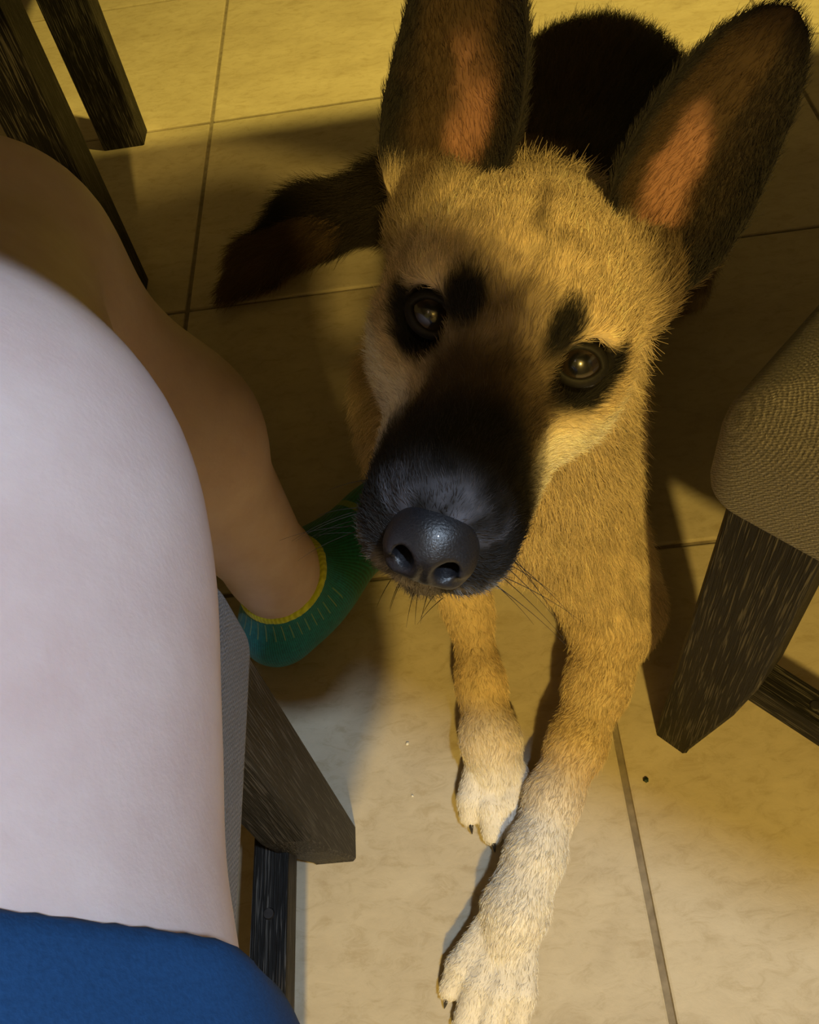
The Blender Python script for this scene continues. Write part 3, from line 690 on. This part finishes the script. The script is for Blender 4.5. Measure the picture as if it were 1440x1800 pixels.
strands('fur', P0 + Nn * -0.0004, D0, D1, lens, np.clip(cH, 0.003, 0.95), np.where(h0 > 0.5, 0.00013, 0.00017) * (1 + 0.35 * (L0 > 0.018)))
# ear fur
Ve = Vd[nbody:]; Fe = np.concatenate([ears[0][1], ears[1][1] + len(ears[0][0])]); NE = 34000
ew = np.where(EUV[:, 2] > 0, np.where(np.abs(EUV[:, 0]) < 0.3, 0.35, 1.0), 0.8) * (EUV[:, 1] > -0.08)
tri, bc, P0, _ = sample(Ve, Fe, ew, NE); ENn = vnormals(Ve, Fe)
Nn = nrm((ENn[tri] * bc[..., None]).sum(1)); uvp = (EUV[tri] * bc[..., None]).sum(1); Ax = EAX[tri[:, 0]]
T0 = nrm(Ax - Nn * np.einsum('ij,ij->i', Ax, Nn)[:, None]); jit = R.normal(0, 1, (NE, 3)) * 0.2
inward = np.zeros_like(T0)
base_t = sstep(0.25, 0.0, uvp[:, 1])
lens = (0.0055 + 0.010 * base_t * (uvp[:, 2] > 0)) * (0.6 + 0.7 * R.random(NE))
D0 = nrm(T0 + Nn * 0.55 + jit); D1 = nrm(T0 + Nn * 0.15 + jit)
cE = ear_col(uvp, P0); isin = (np.abs(uvp[:, 0]) < 0.45) & (uvp[:, 2] > 0)
cE = np.where(isin[:, None] & (uvp[:, 1] < 0.6)[:, None], cE * 0.75 + DKBR * 0.3, cE) * (0.7 + 0.8 * R.random((NE, 1)))
strands('ear_fur', P0, D0, D1, lens, np.clip(cE, 0.003, 0.9), np.full(NE, 0.00012))

# ---- nose
M_NOSE = mat_simple('wet_black_nose', (0.010, 0.0098, 0.012), 0.42, 0.65, 0.10, 1100, 0.35, 0.0007, 0.3)
def nose_sdf(P):
    d = ell(P, (0, -0.1020, -0.0330), (0.0150, 0.0168, 0.0132)); d = smin(d, ell(P, (0, -0.0985, -0.0245), (0.0115, 0.012, 0.007)), 0.008)
    for s in (1, -1):
        d = smin(d, ell(P, (s * 0.0098, -0.1035, -0.035), (0.0070, 0.0128, 0.0088)), 0.005)
        d = smax(d, -rc(P, (s * 0.0076, -0.1195, -0.0335), (s * 0.0085, -0.104, -0.031), 0.0042, 0.0032), 0.003)
        d = smax(d, -rc(P, (s * 0.0090, -0.1180, -0.0360), (s * 0.0195, -0.108, -0.0385), 0.0022, 0.0020), 0.002)
    d = smax(d, -rc(P, (0, -0.1195, -0.031), (0, -0.1150, -0.048), 0.0010, 0.0012), 0.0025)
    return d
Vn, Fn = surface(nose_sdf, (-0.026, -0.125, -0.054), (0.026, -0.08, -0.008), 0.0009)
nose = mesh_obj('nose', H2W(Vn) - DO, Fn, M_NOSE, dog)
# ---- eyes
def mat_eye():
    t = NT('dark_brown_eye'); c = t.n('ShaderNodeTexCoord'); sx = t.n('ShaderNodeSeparateXYZ'); t.l(c.outputs['Object'], sx.inputs[0])
    r = t.math('SQRT', t.math('ADD', t.math('POWER', sx.outputs[0], 2.0), t.math('POWER', sx.outputs[1], 2.0)))
    k = t.math('DIVIDE', r, 0.0125)
    t.base(t.ramp(k, [(0.0, (0.004, 0.004, 0.004)), (0.34, (0.005, 0.005, 0.005)), (0.42, (0.022, 0.015, 0.010)), (0.68, (0.014, 0.010, 0.007)), (0.74, (0.006, 0.005, 0.004))]))
    t.set(Roughness=0.25); t.b.inputs['Coat Weight'].default_value = 1.0; t.b.inputs['Coat Roughness'].default_value = 0.02; return t.m
M_EYE = mat_eye(); M_LID = mat_simple('black_eyelid_skin', (0.010, 0.009, 0.008), 0.62, 0.25, 0, 700, 0.3, 0.0004)
for e in EYES:
    bm = bmesh.new(); bmesh.ops.create_uvsphere(bm, u_segments=40, v_segments=24, radius=0.0125)
    for v in bm.verts:      # corneal bulge
        k = max(0.0, v.co.z / 0.0125 - 0.78); v.co.z += k * 0.0045
    o = bm_obj('eye', bm, M_EYE, dog, True)
    gz = Vector(HR @ GAZE); o.rotation_euler = gz.to_track_quat('Z', 'Y').to_euler(); o.location = Vector(H2W(e) - DO)
    s = np.sign(e[0]); gx = wv(np.cross(GAZE, (0, 0, 1))) * (1 if np.cross(GAZE, (0, 0, 1))[0] > 0 else -1); gy = np.cross(gx, GAZE); gy = gy if gy[2] > 0 else -gy
    n_, m_ = 48, 8; pts = []
    for i in range(n_):
        a = 2 * math.pi * i / n_; hx = math.radians(52) * math.cos(a); vy = math.radians(37) * math.sin(a) * (abs(math.sin(a)) ** 0.25) + math.radians(6) * s * math.cos(a) * 1.0
        d = GAZE * math.cos(math.hypot(hx, vy)) + (gx * hx + gy * vy) / (math.hypot(hx, vy) + 1e-9) * math.sin(math.hypot(hx, vy))
        pts.append(e + d * 0.0129)
    pts = np.array(pts); Vl = []; Fl_ = []
    for i in range(n_):
        tg = wv(pts[(i + 1) % n_] - pts[i - 1]); out = wv(pts[i] - e); bi = np.cross(tg, out)
        for j in range(m_):
            b = 2 * math.pi * j / m_; Vl.append(pts[i] + (out * math.cos(b) * 0.9 + bi * math.sin(b) * 1.6) * 0.0015)
            Fl_.append((i * m_ + j, i * m_ + (j + 1) % m_, ((i + 1) % n_) * m_ + (j + 1) % m_, ((i + 1) % n_) * m_ + j))
    mesh_obj('eyelid', H2W(np.array(Vl)) - DO, np.array(Fl_), M_LID, dog)
# ---- claws
M_CLAW = mat_simple('dark_claw', (0.03, 0.025, 0.02), 0.35, 0.5)
for (p, f_) in CLAWS:
    rings = []; s_ = np.array([-f_[1], f_[0], 0])
    for k in range(6):
        t = k / 5; c = p + f_ * (0.0075 * t) + np.array([0, 0, -0.0075 * t * t]); r = 0.0030 * (1 - t) ** 0.7 + 0.0003
        rings.append([tuple(c + s_ * math.cos(a) * r * 0.8 + np.array([0, 0, 1]) * math.sin(a) * r - DO) for a in np.linspace(0, 2 * math.pi, 9)[:-1]])
    bm_obj('claw', bm_loft(rings), M_CLAW, dog, True)
# ---- whiskers
wp, wd, wl = [], [], []
for s in (1, -1):
    for i in range(9):
        wp.append((s * (0.022 + 0.003 * R.random()), -0.062 - 0.028 * R.random(), -0.040 - 0.02 * R.random())); wd.append((s * 0.8, -0.3 + 0.5 * R.random(), -0.5 * R.random())); wl.append(0.03 + 0.02 * R.random())
for i in range(8):
    wp.append((R.normal(0, 0.008), -0.08, -0.078)); wd.append((R.normal(0, 0.3), -0.3, -1)); wl.append(0.012 + 0.012 * R.random())
wp = H2W(np.array(wp)); wd = nrm(np.array(wd)) @ HR.T
strands('whiskers', wp, wd, nrm(wd + np.array([0, 0, -0.7])), np.array(wl), np.full((len(wp), 3), 0.02), np.full(len(wp), 0.00018), 7)

# ---------------------------------------------------------------- crumbs on the floor
M_CRUMB = mat_simple('pale_crumb', (0.75, 0.72, 0.62), 0.7); M_LEAF = mat_simple('dark_green_speck', (0.012, 0.03, 0.012), 0.6)
for lab, x, y, r_, m_ in (('tiny white crumb on the tile left of the paws, nearer the sock', -0.0811, 0.3072, 0.0016, M_CRUMB), ('tiny white crumb on the tile left of the paws, nearer the chair leg', -0.0793, 0.2590, 0.0012, M_CRUMB), ('dark green speck on the tile below the right chair leg', 0.1240, 0.2530, 0.0022, M_LEAF)):
    bm = bmesh.new(); bmesh.ops.create_icosphere(bm, subdivisions=2, radius=r_)
    for v in bm.verts: v.co *= 1 + 0.3 * math.sin(v.co.x * 2600 + v.co.y * 3100 + 1); v.co.z *= 0.6
    zmin = min(v.co.z for v in bm.verts)
    o = bm_obj('crumb', bm, m_, None, True); o.location = (x, y, -zmin); tag(o, lab, 'crumb')
